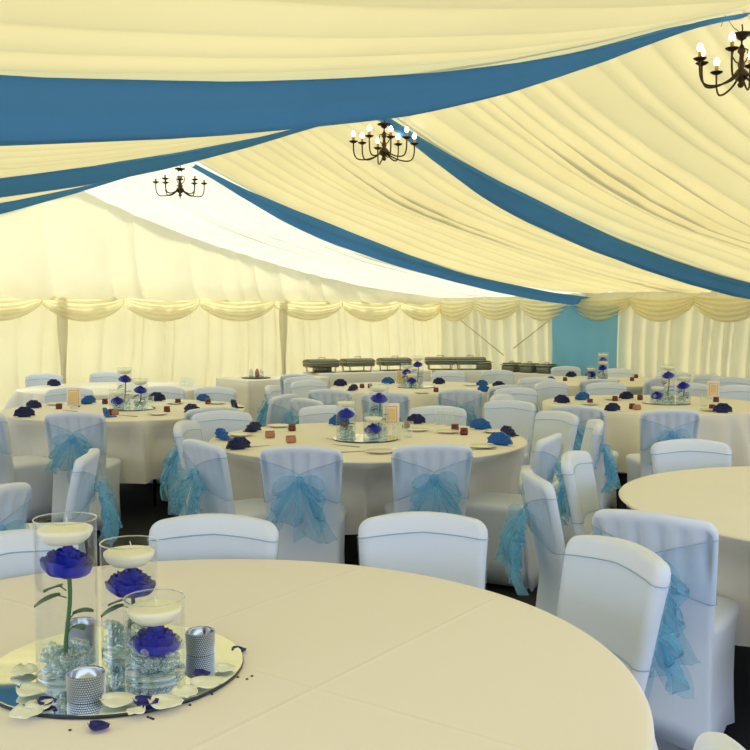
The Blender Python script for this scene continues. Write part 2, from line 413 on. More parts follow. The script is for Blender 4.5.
# ------------------------------------------------------------------ tables
TZ = .76
RT = .985
TABLES = {
 'front': ((-.437, 1.979), 'bare ivory linen round table nearest the viewer, carrying only the mirror centrepiece'),
 'middle': ((-.043, 5.965), 'round table with ivory linen, fully laid, in the middle of the room'),
 'left': ((-2.072, 7.94), 'round table with ivory linen, fully laid, at the left of the room'),
 'right': ((2.476, 8.446), 'round table with ivory linen, fully laid, at the right of the room'),
 'bare': ((2.009, 3.869), 'bare ivory linen round table at the right edge with nothing on it'),
 'far': ((.50, 10.45), 'round table with ivory linen, laid, in front of the buffet'),
 'drape': ((2.72, 11.55), 'round table with ivory linen, laid, in front of the blue wall drape'),
 'farleft': ((-2.85, 10.38), 'round table with ivory linen by the back wall at far left'),
 'side': ((-3.05, 4.75), 'round table with ivory linen mostly out of view at the left edge'),
}
def crease_mat():
    m, nt, out = newmat('ivory linen with pressed creases'); b = N(nt, 'BsdfPrincipled', Roughness=.85); b.inputs['Base Color'].default_value = srgb(240, 234, 228)
    b.inputs['Specular IOR Level'].default_value = .2
    tc = N(nt, 'TexCoord'); sx = N(nt, 'SeparateXYZ'); nt.links.new(tc.outputs['Object'], sx.inputs[0])
    rot = []
    h = None
    for ang, off in ((-.62, .30), (-.62, -.18), (.95, .12), (.95, -.42)):
        a = N(nt, 'Math', operation='MULTIPLY'); a.inputs[1].default_value = math.cos(ang); nt.links.new(sx.outputs[0], a.inputs[0])
        c = N(nt, 'Math', operation='MULTIPLY'); c.inputs[1].default_value = math.sin(ang); nt.links.new(sx.outputs[1], c.inputs[0])
        d = N(nt, 'Math', operation='ADD'); nt.links.new(a.outputs[0], d.inputs[0]); nt.links.new(c.outputs[0], d.inputs[1])
        e = N(nt, 'Math', operation='SUBTRACT'); e.inputs[1].default_value = off; nt.links.new(d.outputs[0], e.inputs[0])
        f = N(nt, 'Math', operation='ABSOLUTE'); nt.links.new(e.outputs[0], f.inputs[0])
        g = N(nt, 'MapRange', interpolation_type='SMOOTHSTEP'); g.inputs[1].default_value = 0; g.inputs[2].default_value = .011; g.inputs[3].default_value = 1; g.inputs[4].default_value = 0
        nt.links.new(f.outputs[0], g.inputs[0])
        if h is None: h = g
        else:
            k = N(nt, 'Math', operation='MAXIMUM'); nt.links.new(h.outputs[0], k.inputs[0]); nt.links.new(g.outputs[0], k.inputs[1]); h = k
    no = N(nt, 'TexNoise', Scale=5.0, Detail=3.0); nt.links.new(tc.outputs['Object'], no.inputs['Vector'])
    k = N(nt, 'Math', operation='ADD'); nt.links.new(h.outputs[0], k.inputs[0]); nt.links.new(no.outputs[0], k.inputs[1])
    bp = N(nt, 'Bump', Strength=.35, Distance=.004); nt.links.new(k.outputs[0], bp.inputs['Height']); nt.links.new(bp.outputs[0], b.inputs['Normal'])
    nt.links.new(b.outputs[0], out.inputs[0]); return m
CREASE = crease_mat()
def tablecloth_mb(seed, hem):
    r = random.Random(seed); n = 220; rings = []
    fold = []
    nf = 20; ph = r.uniform(0, 6); am = [r.uniform(.3, 1.5) for _ in range(nf)]
    def F(th):
        x = (th + ph + .10 * math.sin(3 * th + ph)) / (2 * PI) * nf; i = int(math.floor(x)) % nf; t = (x - math.floor(x)) ** (.62 if i % 2 else 1.5)
        return am[i] * math.sin(PI * t) ** 2.2
    for rr in (.02, .3, .6, .85, .95, .985): rings.append([(RT * rr * math.cos(2 * PI * k / n), RT * rr * math.sin(2 * PI * k / n), TZ) for k in range(n)])
    rings.append([((RT - .004) * math.cos(2 * PI * k / n), (RT - .004) * math.sin(2 * PI * k / n), TZ - .0015) for k in range(n)])
    rings.append([(RT * math.cos(2 * PI * k / n), RT * math.sin(2 * PI * k / n), TZ - .007) for k in range(n)])
    for j in range(1, 11):
        t = j / 10; row = []
        for k in range(n):
            th = 2 * PI * k / n; f = F(th)
            rad = RT + .004 + t * .02 + (.19 * f - .05) * t ** .8
            row.append((rad * math.cos(th), rad * math.sin(th), TZ - .01 - (TZ - hem) * t - .01 * math.sin(th * 4 + seed) * t))
        rings.append(row)
    mb = MB(); mb.loft(rings, True, False)
    return mb
CLOTH = {}
for i, (k, ((x, y), lab)) in enumerate(TABLES.items()):
    root = empty('round_table', (x, y, 0)); tag(root, lab, 'table', 'round linen covered tables')
    CLOTH[k] = (tablecloth_mb(i * 3 + 1, .30).obj('tablecloth', CREASE if k == 'front' else M['cloth'], root), root)
    for q in range(4):
        a = PI / 4 + q * PI / 2; mb = MB(); mb.tube([(.44 * math.cos(a), .44 * math.sin(a), TZ - .03), (.42 * math.cos(a), .42 * math.sin(a), 0)], .014, 8)
        mb.obj('leg', M['iron'], root)

# ------------------------------------------------------------------ chairs
CH = .87
def rrect(w, d, zf, yc, scal=0, nx=28, ncap=6, expo=1.0):
    """rounded slab section: front side then rear side"""
    pts = []; r = d
    xs = [-1 + 2 * i / nx for i in range(nx + 1)]
    for x in xs: pts.append((x * (w - r), yc + d + .03 * (x * x) * 1.0))
    for k in range(1, ncap):
        a = PI / 2 - PI * k / ncap; pts.append((w - r + r * math.cos(a), yc + .03 + d * math.sin(a)))
    for x in xs[::-1]:
        s = scal * (abs(math.cos(PI * x * 2.5)) ** .6 - 1) if scal else 0
        pts.append((x * (w - r), yc - d + .03 * x * x - s))
    for k in range(1, ncap):
        a = -PI / 2 - PI * k / ncap; pts.append((-(w - r) + r * math.cos(a), yc + .03 + d * math.sin(a)))
    return [(x, y, zf(x, w)) for x, y in pts]
def lean(z): return -.215 - (max(0, z - .44) * .20) - (.44 - z) * .10 * (z < .44)
def halfw(z):
    if z < .45: return .184 + .012 * (1 - z / .45)
    return .184 + .030 * ((z - .45) / .40) ** .8
def back_section(z, crown=True, shrink=0, dsh=0, scal=0):
    w = halfw(z) - shrink; d = (.026 if z > .45 else .022) - dsh
    return w, d
def backrest_mb():
    rings = []
    zs = [.02, .10, .2, .3, .40, .46, .52, .58, .64, .68, .70, .72, .74, .76, .78, .80, .82]
    for z in zs:
        w, d = back_section(z); sc = 0
        if .66 < z < .83: sc = .030 * math.sin(PI * (z - .66) / .18) ** .7
        if z < .05: zf = lambda x, w_: .02 + .10 * max(0, 1 - (x / w_) ** 2) ** .6
        elif z < .12: zf = lambda x, w_: .10 + .08 * max(0, 1 - (x / w_) ** 2) ** .6
        else: zf = lambda x, w_, z_=z: z_ + (-.016 * (x / w_) ** 2) * max(0, (z_ - .7) / .15)
        rings.append(rrect(w, d, zf, lean(z), sc))
    for (dz, sh, dm) in ((.838, .003, 0), (.852, .010, .001), (.861, .019, .004), (.867, .029, .009), (.870, .038, .015), (.8712, .045, .021)):
        w = halfw(.84) - sh; d = max(.004, .026 - dm)
        rings.append(rrect(w, d, lambda x, w_, z_=dz: z_ - .016 * (x / w_) ** 2, lean(dz)))
    mb = MB(); mb.loft(rings); return mb
def seat_mb():
    mb = MB(); rings = []; n = 48
    def sup(a, b, yc, zf):
        out = []
        for k in range(n):
            th = 2 * PI * k / n; c, s = math.cos(th), math.sin(th); e = .36
            out.append((a * math.copysign(abs(c) ** e, c), yc + b * math.copysign(abs(s) ** e, s), zf(th)))
        return out
    arch = lambda lo, h: (lambda th: lo + h * (1 - abs(math.sin(2 * th)) ** .8))
    for z, a, b in ((.02, .192, .215), (.12, .187, .21), (.22, .185, .207), (.34, .187, .207), (.43, .195, .213), (.452, .199, .217), (.468, .196, .214), (.479, .185, .203), (.484, .165, .183), (.488, .10, .11), (.489, .01, .012)):
        zf = arch(.02, .06) if z < .05 else (arch(.12, .05) if z < .2 else (lambda th, z_=z: z_))
        rings.append(sup(a, b, .005, zf))
    mb.loft(rings); return mb
def band_mb():
    """organza wrapped flat round the back, gathered to the knot behind"""
    nx = 28; mb = MB(); rows = []
    base = rrect(.2, .03, lambda x, w: 0, 0); n = len(base)
    lo, hi = [], []
    for j in range(9):
        t = j / 8; ring = []
        for k in range(n):
            x0 = base[k][0] / .2; rear = (nx + 6 <= k <= 2 * nx + 6)
            if rear: g = max(0, 1 - abs(x0) ** .8); zl, zh = .575 + .085 * g, .80 - .075 * g
            else: zl, zh = .575, .80 + (.012 * (1 - abs(x0)))
            z = zl + (zh - zl) * t
            w, d = back_section(z); s = rrect(w + .004, d + .004 + (.010 if rear else .0), lambda x, w_: z - .006 * (x / w_) ** 2, lean(z))[k]
            rip = .006 * math.sin(t * 19 + x0 * 3) if rear else .0012 * math.sin(t * 12 + x0 * 4)
            ring.append((s[0], s[1] - (rip if rear else -rip) + (0), s[2]))
        rows.append(ring)
    mb.grid(rows, True)
    hem = MB()
    for r_ in (rows[0], rows[-1]): hem.tube(r_ + [r_[0], r_[1]], .0017, 4)
    return mb, hem
KN = Vector((0, lean(.69) - .045, .69))
def loop_mb(sgn, seed):
    r = random.Random(seed); rows = []; n = 22; m = 12
    ph = [r.uniform(0, 6) for _ in range(4)]
    for i in range(n + 1):
        s = i / n; th = PI * (2 * s - 1)       # closed teardrop from the knot and back
        L = .165 * (.5 + .5 * math.cos(th)) ** .8
        px = sgn * L * .74 ; pz = -L * .80 + .045 * math.sin(th) * (L / .165) ** .5; 
        row = []
        for j in range(m + 1):
            t = j / m - .5; w = .035 + .19 * (L / .165) ** .8
            ruf = .022 * math.sin(t * 15 + ph[0] + s * 5) * (L / .165) + .012 * math.sin(t * 27 + ph[1] + s * 9) * (L / .165)
            y = -.015 - .07 * (L / .165) * (.4 + .6 * (.5 - t)) + ruf
            row.append((KN.x + px + ruf * .6, KN.y + y - t * w * .35 * 0, KN.z + pz + t * w * 1.0 + ruf * .4))
        rows.append(row)
    mb = MB(); mb.grid(rows); return mb
def tail_mb(sgn, seed, length):
    r = random.Random(seed); rows = []; n = 16; m = 12; ph = [r.uniform(0, 6) for _ in range(3)]
    for i in range(n + 1):
        s = i / n; row = []; w = .03 + .19 * s ** .8
        for j in range(m + 1):
            t = j / m - .5; ruf = (.02 * math.sin(t * 15 + ph[0] + s * 3) + .01 * math.sin(t * 29 + ph[1] + s * 6)) * (.2 + s)
            row.append((KN.x + sgn * (.015 + .07 * s) + t * w, KN.y - .012 - .05 * math.sin(PI * min(1, s * .9)) + ruf - .02 * s, KN.z - length * s + .02 * t * math.sin(ph[2]) * s + .015 * math.sin(t * 9 + ph[1]) * s))
        rows.append(row)
    mb = MB(); mb.grid(rows); return mb
def make_chair(seed):
    root = empty('banquet_chair', (0, 0, 0)); root['category'] = 'chair'
    backrest_mb().obj('backrest', M['chair'], root); seat_mb().obj('seat', M['chair'], root)
    b, h = band_mb(); sash = b.obj('sash', M['organza_band'], root); sash.data.materials.append(M['organza_front'])
    for p in sash.data.polygons:
        c_ = p.center
        if c_.y > lean(c_.z) + .012: p.material_index = 1
    sash['label'] = 'sheer aqua organza sash tied round the back'
    h.obj('hem', M['hem'], sash)
    mb = MB(); mb.ball(tuple(KN + Vector((0, -.012, 0))), .026, 10, 6, 1.2); mb.obj('knot', M['organza'], sash)
    for sg in (-1, 1):
        loop_mb(sg, seed + sg + 3).obj('bow_loop', M['organza'], sash)
        tail_mb(sg, seed + sg + 9, .25 + .04 * sg).obj('bow_tail', M['organza'], sash)
    return root
protos = [make_chair(1), make_chair(21), make_chair(41)]
used = [False] * 3
placed = []
def chair(px, py, table, label, group, face=None, back=0):
    """px,py: middle of the top edge of the back; face: heading override as a direction"""
    P = at(px, py, CH)
    if face is None:
        (tx, ty), _ = TABLES[table]; f = Vector((tx - P.x, ty - P.y)).normalized()
    else: f = Vector(face).normalized()
    for k, ((tx, ty), _) in TABLES.items():
        d = Vector((P.x - tx, P.y - ty)); n_ = d.normalized()
        need = RT + .12 + .20 * abs(f.x * n_.y - f.y * n_.x) + (.25 if f.dot(n_) > .3 else 0) * (k != table)
        if d.length < need:
            nv = Vector((P.x, P.y)).normalized(); c_ = n_.dot(nv)
            if abs(c_) > .5:                       # slide along the line of sight until clear of the table
                sg = 1 if c_ > 0 else -1; b_ = d.dot(nv) * sg
                t = -b_ + math.sqrt(max(0, b_ * b_ + need * need - d.length_squared)); P.x += nv.x * sg * t; P.y += nv.y * sg * t
            else:
                P.x, P.y = tx + n_.x * need, ty + n_.y * need
    vv = CA * P.x + SA * P.y
    if vv > VW - .62: P.x -= CA * (vv - VW + .62); P.y -= SA * (vv - VW + .62)
    rz = math.atan2(f.y, f.x) - PI / 2
    off = -lean(CH)
    i = len(placed) % 3
    if not used[i]: o = protos[i]; used[i] = True
    else: o = copy_tree(protos[i])
    o.location = (P.x + f.x * off, P.y + f.y * off, 0); o.rotation_euler = (0, 0, rz)
    tag(o, label, 'chair', group); placed.append(o)
    return o
W = 'white covered chair '
g1 = 'chairs around the bare front table'
chair(216, 514, 'front', W + 'left of the two whose backs rise over the front table far rim', g1, (-.05, -1))
chair(423, 512, 'front', W + 'right of the two whose backs rise over the front table far rim', g1, (-.06, -1))
chair(4, 534, 'front', W + 'cut by the left edge behind the tallest vase', g1)
chair(626, 541, 'front', W + 'nearest on the right, its plain inside facing the bare front table', g1, (-.90, -.44))
chair(722, 768, 'front', W + 'only its top showing at the bottom right corner', g1, (-1, .25))
g5 = 'chairs around the bare right table'
chair(650, 512, 'bare', W + 'at right, scalloped rear and bow just behind the nearest right chair', g5, (.55, .85))
chair(529, 472, 'bare', W + 'with big bow on its left, left side of the bare right table', g5, (.97, .06))
chair(569, 452, 'bare', W + 'angled, second from the left at the bare right table', g5, (.86, -.42))
chair(689, 439, 'bare', W + 'facing the viewer just behind the bare right table', g5, (-.03, -1))
g2 = 'chairs around the middle laid table'
chair(300, 446, 'middle', W + 'back to viewer with large centred bow, front left of the middle table', g2, (.06, 1))
chair(434, 440, 'middle', W + 'back to viewer with large bow, front right of the middle table', g2, (-.12, 1))
chair(197, 440, 'middle', W + 'turned, bow on its left, left front of the middle table', g2, (.78, .62))
chair(181, 421, 'middle', W + 'seen side on with puffed bow, left side of the middle table', g2, (.95, -.1))
chair(221, 411, 'middle', W + 'showing its plain inside, back left of the middle table', g2, (.3, -.95))
chair(327, 407, 'middle', W + 'facing viewer behind a bright blue napkin, back left of middle table', g2, (.1, -1))
chair(438, 406, 'middle', W + 'facing viewer behind a navy napkin, back right of middle table', g2, (-.1, -1))
chair(511, 400, 'middle', W + 'back right of the middle table behind bright blue napkins', g2, (-.45, -.9))
chair(556, 434, 'middle', W + 'with scalloped rear, right front of the middle table', g2, (-.9, .43))
chair(600, 420, 'middle', W + 'edge on, bow on its right, right of the middle table', g2, (-.97, .1))
chair(561, 411, 'middle', W + 'with plain front, right of the middle table before a greyer chair', g2, (-.85, -.5))
g3 = 'chairs around the left laid table'
chair(73, 412, 'left', W + 'back to viewer with hanging bow, in front of the left laid table', g3, (.02, 1))
chair(214, 407, 'left', W + 'seen from behind, right front of the left laid table', g3, (-.55, .85))
chair(-19, 410, 'left', W + 'cut by the left edge, its seat showing before the left table', g3, (.57, .82))
chair(70, 390, 'left', W + 'facing the viewer behind a card on the left laid table', g3, (.2, -1))
chair(164, 386, 'left', W + 'facing the viewer right of the left laid table centrepiece', g3, (-.05, -1))
chair(217, 390, 'left', W + 'facing viewer behind a bright blue napkin, right end of left table', g3, (-.25, -1))
g6 = 'chairs at the table cut by the left edge'
chair(94, 450, 'side', W + 'at left seen side on, its bow hanging to the right', g6, (-.97, -.12))
chair(-4, 486, 'side', W + 'at the left edge just above the nearest vase', g6, (-.9, .4))
g4 = 'chairs around the right laid table'
chair(672, 409, 'right', W + 'back to viewer with teal bow, in front of the right laid table', g4, (-.02, 1))
chair(576, 405, 'right', W + 'greyish rear view, left front of the right laid table', g4, (.5, .86))
chair(605, 387, 'right', W + 'facing the viewer between two napkins, back left of the right laid table', g4, (.1, -1))
chair(541, 388, 'right', W + 'tall beige inside facing viewer, left end of the right laid table', g4, (.25, -.95))
chair(498, 394, 'right', W + 'bow on its left, between the middle and far tables', g4, (.8, -.5))
chair(687, 388, 'right', W + 'half hidden behind the right laid table centrepiece', g4, (0, -1))
chair(738, 389, 'right', W + 'facing viewer at the right edge behind a navy napkin', g4, (-.2, -1))
g8 = 'chairs around the far centre table'
chair(386, 377, 'far', W + 'facing viewer at the back left of the far centre table', g8, (.1, -1))
chair(449, 376, 'far', W + 'facing viewer behind a navy napkin on the far centre table', g8, (-.1, -1))
chair(461, 389, 'far', W + 'scalloped rear to viewer, front right of the far centre table', g8, (-.06, 1))
chair(385, 392, 'far', W + 'plain rear to viewer behind the middle table card', g8, (.1, 1))
chair(328, 389, 'far', W + 'back to viewer, left front of the far centre table', g8, (.35, .94))
chair(303, 398, 'far', W + 'turned with teal bow, left of the middle table rear chairs', g8, (.75, .66))
chair(288, 394, 'far', W + 'arched side view left of the far centre table', g8, (-.9, .45))
chair(269, 385, 'far', W + 'thin side view with pale bow by the square table', g8, (.97, -.15))
chair(297, 374, 'far', W + 'tall and grey in front of the first chafing dish', g8, (.15, 1))
chair(311, 380, 'far', W + 'beige inside to viewer just below the first chafing dish', g8, (.5, -.86))
chair(499, 377, 'far', W + 'facing viewer at the right end of the far centre table', g8, (-.3, -.95))
chair(517, 385, 'far', W + 'seen from behind right of the far centre table', g8, (-.5, .86))
g9 = 'chairs around the table by the blue drape'
chair(600, 379, 'drape', W + 'grey rear to viewer, in front of the table by the blue drape', g9, (.05, 1))
chair(565, 366, 'drape', W + 'facing viewer left of the blue drape table centrepiece', g9, (.15, -1))
chair(634, 368, 'drape', W + 'facing viewer right below the blue drape', g9, (-.15, -1))
chair(534, 381, 'drape', W + 'low beige back beside the serving pans', g9, (.5, -.85))
chair(517, 370, 'drape', W + 'small beige back below the dark serving pan', g9, (.2, -1))
gx = 'chairs along the right side wall'
chair(658, 377, 'drape', W + 'grey rear, by the side wall left of the right centrepiece', gx, (-.75, .66))
chair(693, 370, 'drape', W + 'pale back behind the right table centrepiece by the side wall', gx, (-.6, -.8))
chair(705, 374, 'drape', W + 'thin dark teal side view by the side wall', gx, (-.9, -.45))
chair(730, 377, 'drape', W + 'facing viewer by the side wall at the right edge', gx, (-.3, -1))
g7 = 'chairs around the far left table'
chair(45, 374, 'farleft', W + 'facing viewer by the back wall behind a navy napkin', g7, (.1, -1))
chair(108, 376, 'farleft', W + 'facing viewer by the back wall above the left table vases', g7, (-.1, -1))

# linen is pressed inwards where a seat is tucked under the table
bpy.context.view_layer.update()
def tuck():
    for k, (cl, root) in CLOTH.items():
        (tx, ty), _ = TABLES[k]
        near = [c for c in placed if (Vector((c.location.x - tx, c.location.y - ty))).length < 1.7]
        for vt in cl.data.vertices:
            if vt.co.z > TZ - .015: continue
            w = min(1, (TZ - .012 - vt.co.z) / .20)
            p = Vector((vt.co.x + tx, vt.co.y + ty))
            for _ in range(2):
                for c in near:
                    a = c.rotation_euler.z; f = Vector((-math.sin(a), math.cos(a))); r_ = Vector((math.cos(a), math.sin(a)))
                    d_ = p - Vector((c.location.x, c.location.y)); lx, ly = d_.dot(r_), d_.dot(f)
                    if abs(lx) < .36 and -.45 < ly < .26:
                        side = 1 - max(0, (abs(lx) - .24) / .12)
                        p = p + f * ((.26 - ly) if f.dot(Vector((tx, ty)) - Vector((c.location.x, c.location.y))) > .1 else -(ly + .45)) * w * side
            q = Vector((p.x - tx, p.y - ty))
            vt.co.x, vt.co.y = q.x, q.y
        cl.data.update()
tuck()

# ------------------------------------------------------------------ centrepieces
def rose_mb():
    mb = MB(); r = random.Random(5)
    def petal(a, rad, z0, h, wid, flare):
        rows = []
        for i in range(7):
            q = i / 6; row = []
            for j in range(9):
                t = j / 8 - .5; w = wid * (.35 + .65 * math.sin(PI * .5 * min(1, q * 1.5)))
                ang = a + 2 * t * w
                rr = .005 + (rad - .005) * math.sin(PI * .5 * min(1, q * 1.25)) + flare * max(0, q - .55) ** 2 * 5 + .0014 * math.sin(t * 11 + a * 3) * q
                z = z0 + h * q ** 1.5 - flare * max(0, q - .7) * .9 - .006 * (abs(t) * 2) ** 3 * q + .0012 * math.sin(t * 14 + a * 5) * q
                row.append((rr * math.cos(ang), rr * math.sin(ang), z))
            rows.append(row)
        mb.grid(rows)
    for ring, (n, rad, z0, h, wid, flare) in enumerate(((2, .008, .02, .040, 1.5, 0), (3, .015, .016, .043, 1.1, .0), (4, .023, .012, .044, .85, .002), (5, .031, .008, .043, .72, .005), (6, .039, .003, .041, .66, .005), (6, .046, -.002, .041, .68, .006), (6, .053, -.004, .037, .70, .004))):
        for k in range(n): petal(2 * PI * k / n + ring * .7, rad * (1 + .06 * r.uniform(-1, 1)), z0, h * (1 + .08 * r.uniform(-1, 1)), wid, flare)
    mb.ball((0, 0, .012), .016, 10, 6); return mb
def vase_shell(h, r=.0625):
    mb = MB(); mb.lathe([(r, 0), (r, .3 * h), (r, .7 * h), (r, h)], n=48, cap0=False, cap1=False); return mb
ORD = {}
def vase(loc, h, tname, size, detail, seed):
    r = .0625; wl = h - .028
    gl = 'cylinder vases on the ' + tname
    root = empty('cylinder_vase', loc); tag(root, '%s clear glass cylinder vase on the %s' % (size, tname), 'vase', gl)
    vase_shell(h).obj('glass', M['glass'], root)
    mb = MB(); mb.tube([(r * math.cos(2 * PI * k / 40), r * math.sin(2 * PI * k / 40), h) for k in range(42)], .0016, 5); mb.obj('rim', M['rim'], root)
    mb = MB(); mb.lathe([(.001, .001), (r - .001, .002), (r, .006), (r - .002, .010), (.001, .010)], n=40); mb.obj('base', M['rim'], root)
    mb = MB(); mb.lathe([(r - .003, .011), (r - .003, wl), (.001, wl)], n=40, cap0=False); mb.obj('water', M['water'], root)
    # gel beads
    rr = random.Random(seed); mb = MB()
    nb = 90 if detail else 20; zb = .05 if detail else .045
    for _ in range(nb):
        a = rr.uniform(0, 2 * PI); q = (r - .013) * math.sqrt(rr.uniform(.25, 1)); b = rr.uniform(.0085, .0115) * (1 if detail else 1.6)
        mb.ball((q * math.cos(a), q * math.sin(a), .02 + zb * rr.random() * (.8 + .2 * math.sin(a * 2))), b, 10 if detail else 6, 6 if detail else 4)
    o = mb.obj('gel_beads', M['bead']); o.location = loc; tag(o, 'clear gel beads in the bottom of the %s vase on the %s' % (size, tname), 'beads', None, 'stuff')
    # rose
    zr = wl - .03 - .062
    ro = empty('rose', (loc[0], loc[1], loc[2] + zr)); tag(ro, 'deep blue rose under water in the %s vase on the %s' % (size, tname), 'rose', 'blue roses on the ' + tname)
    b = bloom_src.copy(); C.objects.link(b); b.parent = ro; b.scale = (.93, .93, 1); b.rotation_euler = (.12 * math.sin(seed), .12 * math.cos(seed), seed * 1.3)
    low = max(-zr + .022, -.22)
    if zr < .12: low = -.035
    mb = MB(); pts = [(.006 * math.sin(4 * t + 1) + .004 * t, .004 * math.sin(5 * t), low * t + .008) for t in [i / 8 for i in range(9)]]
    mb.tube(pts, [.0045] * 9, 7); mb.obj('stem', M['stem'], ro)
    if zr > .12:
        for (t, a, L) in ((.12, 2.7, .05), (.2, 3.6, .052), (.46, .2, .045), (.60, -.5, .04)):
            mb = MB(); z0 = low * t; d = Vector((math.cos(a), math.sin(a), -.15 if t < .3 else .35)).normalized(); sd = Vector((-math.sin(a), math.cos(a), 0))
            rows = []
            for i in range(7):
                s = i / 6; w = .016 * math.sin(PI * (.05 + .92 * s)) ** .8 + .0006
                rows.append([Vector((0, 0, z0)) + d * (.012 + L * s) + sd * (q * w) + Vector((0, 0, .005 * abs(q) - .012 * s * s)) for q in (-1, -.5, 0, .5, 1)])
            mb.grid(rows); mb.tube([(0, 0, z0 - .008), Vector((0, 0, z0)) + d * .014], .0014, 5)
            mb.obj('leaf', M['leaf'], ro)
    # candle
    ca = empty('floating_candle', (loc[0], loc[1], loc[2] + wl)); tag(ca, 'ivory floating candle on the water of the %s vase on the %s' % (size, tname), 'candle', 'floating candles on the ' + tname)
    mb = MB(); mb.lathe([(.02, -.024), (.038, -.021), (.050, -.010), (.0555, .002), (.0555, .007), (.051, .0095), (.044, .0095), (.02, .012), (.001, .0125)], n=36); mb.obj('wax', M['wax'], ca)
    mb = MB(); mb.tube([(.004, 0, .011), (.004, .001, .021), (.002, 0, .030)], .0012 if detail else .002, 5); mb.obj('wick', M['wick'], ca)
    return root
bloom_src = rose_mb().obj('bloom', M['rose'])
bl_used = False
def mirror(x, y, tname, sc=1):
    root = empty('mirror_plate', (x, y, TZ)); root.scale = (sc, sc, 1); tag(root, 'round mirror plate with dark edge on the ' + tname, 'mirror', 'round mirror plates under the centrepieces')
    mb = MB(); mb.lathe([(.267, .0005), (.27, .002), (.27, .007), (.268, .0085)], n=72, cap1=False); mb.obj('rim', M['mirror_edge'], root)
    mb = MB(); mb.lathe([(.2685, .0084), (.2665, .0092)], n=72, cap0=False); mb.obj('glass', M['mirror'], root, False)
MZ = TZ + .0095
mirror(-.555, 2.02, 'bare front table')
vase((-.638, 1.95, MZ), .33, 'bare front table', 'tallest', True, 1)
vase((-.546, 2.10, MZ), .245, 'bare front table', 'middle sized', True, 2)
vase((-.460, 1.965, MZ), .16, 'bare front table', 'shortest', True, 3)
def centre(tname, x, y, tall, mid, short):
    mirror(x, y, tname, .76)
    for (dx, dy), h, sz, sd in ((tall, .33, 'tallest', 4), (mid, .245, 'middle sized', 5), (short, .16, 'shortest', 6)):
        vase((x + dx, y + dy, MZ), h, tname, sz, False, sd + int(abs(x) * 10))
centre('middle laid table', -.06, 5.93, (.085, .10), (-.12, -.02), (.05, -.12))
centre('left laid table', -2.03, 7.92, (-.06, .06), (.09, -.03), (-.08, -.11))
centre('right laid table', 2.58, 8.45, (.03, .05), (.13, -.06), (-.10, -.06))
centre('far centre table', .45, 10.45, (.02, .05), (-.1, .06), (-.05, -.1))
centre('blue drape table', 2.74, 11.52, (.02, .06), (-.02, -.10), (-.13, .0))
bpy.data.objects.remove(bloom_src)

# diamante votive cups on the front table
def cup(x, y, r, h, label):
    root = empty('votive_cup', (x, y, MZ)); tag(root, label, 'candle holder', 'silver crystal votive cups')
    mb = MB(); mb.lathe([(r * .93, 0), (r * .95, h * .5), (r * .97, h)], n=40, cap1=False); mb.obj('cup', M['cup'], root)
    mb = MB()
    nr = max(8, int(h / .0042)); n = int(2 * PI * r / .0046)
    for j in range(nr):
        z = h * (j + .5) / nr; q = r * (.935 + .055 * (j + .5) / nr)
        for k in range(n):
            a = 2 * PI * (k + .5 * (j % 2)) / n; mb.ball((q * math.cos(a), q * math.sin(a), z), .0021, 5, 3)
    mb.obj('crystal_mesh', M['diamante'], root, False)
    mb = MB(); mb.lathe([(r * 1.0, h), (r * .97, h + .001), (r * .93, h - .003), (r * .88, .006), (.001, .005)], n=40, cap0=False); mb.obj('liner', M['cup_in'], root)
cup(-.565, 1.835, .0365, .050, 'silver crystal votive cup at the front of the mirror, nearest the viewer')
cup(-.388, 2.09, .032, .048, 'silver crystal votive cup right of the shortest vase')
cup(-.672, 2.15, .034, .050, 'silver crystal votive cup seen through the tallest vase')

def petal_obj(px, py, size, rz, mat, name, label, cat, group, z=MZ, bend=.3):
    p = at(px, py, z + .004); mb = MB(); rows = []
    for i in range(8):
        s = i / 7; w = size * .55 * math.sin(PI * (.06 + .88 * s)) ** .75
        rows.append([(q * w, (s - .5) * size * 1.15, .003 + bend * size * ((s - .5) ** 2 + .7 * q * q * .35) + .002 * math.sin(q * 4 + s * 5)) for q in (-1, -.6, -.2, .2, .6, 1)])
    mb.grid(rows); o = mb.obj(name, mat); o.location = (p.x, p.y, z + .0015); o.rotation_euler = (0, 0, rz)
    m = o.modifiers.new('thickness', 'SOLIDIFY'); m.thickness = .0012; m.offset = 0
    return tag(o, label, cat, group)
gp = 'white rose petals on the front mirror'
for (px, py, sz, rz, lab) in (
    (24, 672, .05, .3, 'white petal on the mirror left of the tallest vase, farthest back'), (32, 692, .055, 1.2, 'white petal on the mirror left of the tallest vase base'),
    (40, 706, .045, 2.2, 'white petal at the mirror edge left of the front votive cup'), (26, 714, .055, .4, 'white petal hanging over the mirror edge at far left'),
    (119, 702, .062, 1.5, 'large white petal on the mirror right of the front votive cup'), (166, 704, .058, 1.3, 'white petal on the mirror rim in front of the shortest vase'),
    (184, 694, .05, .5, 'white petal right of the shortest vase base'), (207, 684, .058, 1.9, 'white petal near the right rim of the mirror'),
    (225, 669, .04, 1.3, 'small white petal at the right end of the mirror'), (136, 712, .032, 2.6, 'small greenish white petal at the front rim of the mirror')):
    petal_obj(px, py, sz, rz, M['petal'], 'petal', lab, 'petal', gp)
gb = 'navy petals on the front table'
for (px, py, sz, z, lab) in (
    (47, 703, .032, MZ, 'navy petal on the mirror left of the front votive cup'), (146, 704, .042, MZ, 'navy petal on the mirror in front of the shortest vase'),
    (202, 675, .03, MZ, 'navy petal on the mirror beside the right votive cup'), (99, 728, .034, TZ, 'navy petal on the linen in front of the mirror'),
    (239, 651, .028, TZ, 'navy petal on the linen right of the mirror')):
    petal_obj(px, py, sz, 1.4, M['gem'], 'petal', lab, 'petal', gb, z, .5)
mb = MB()
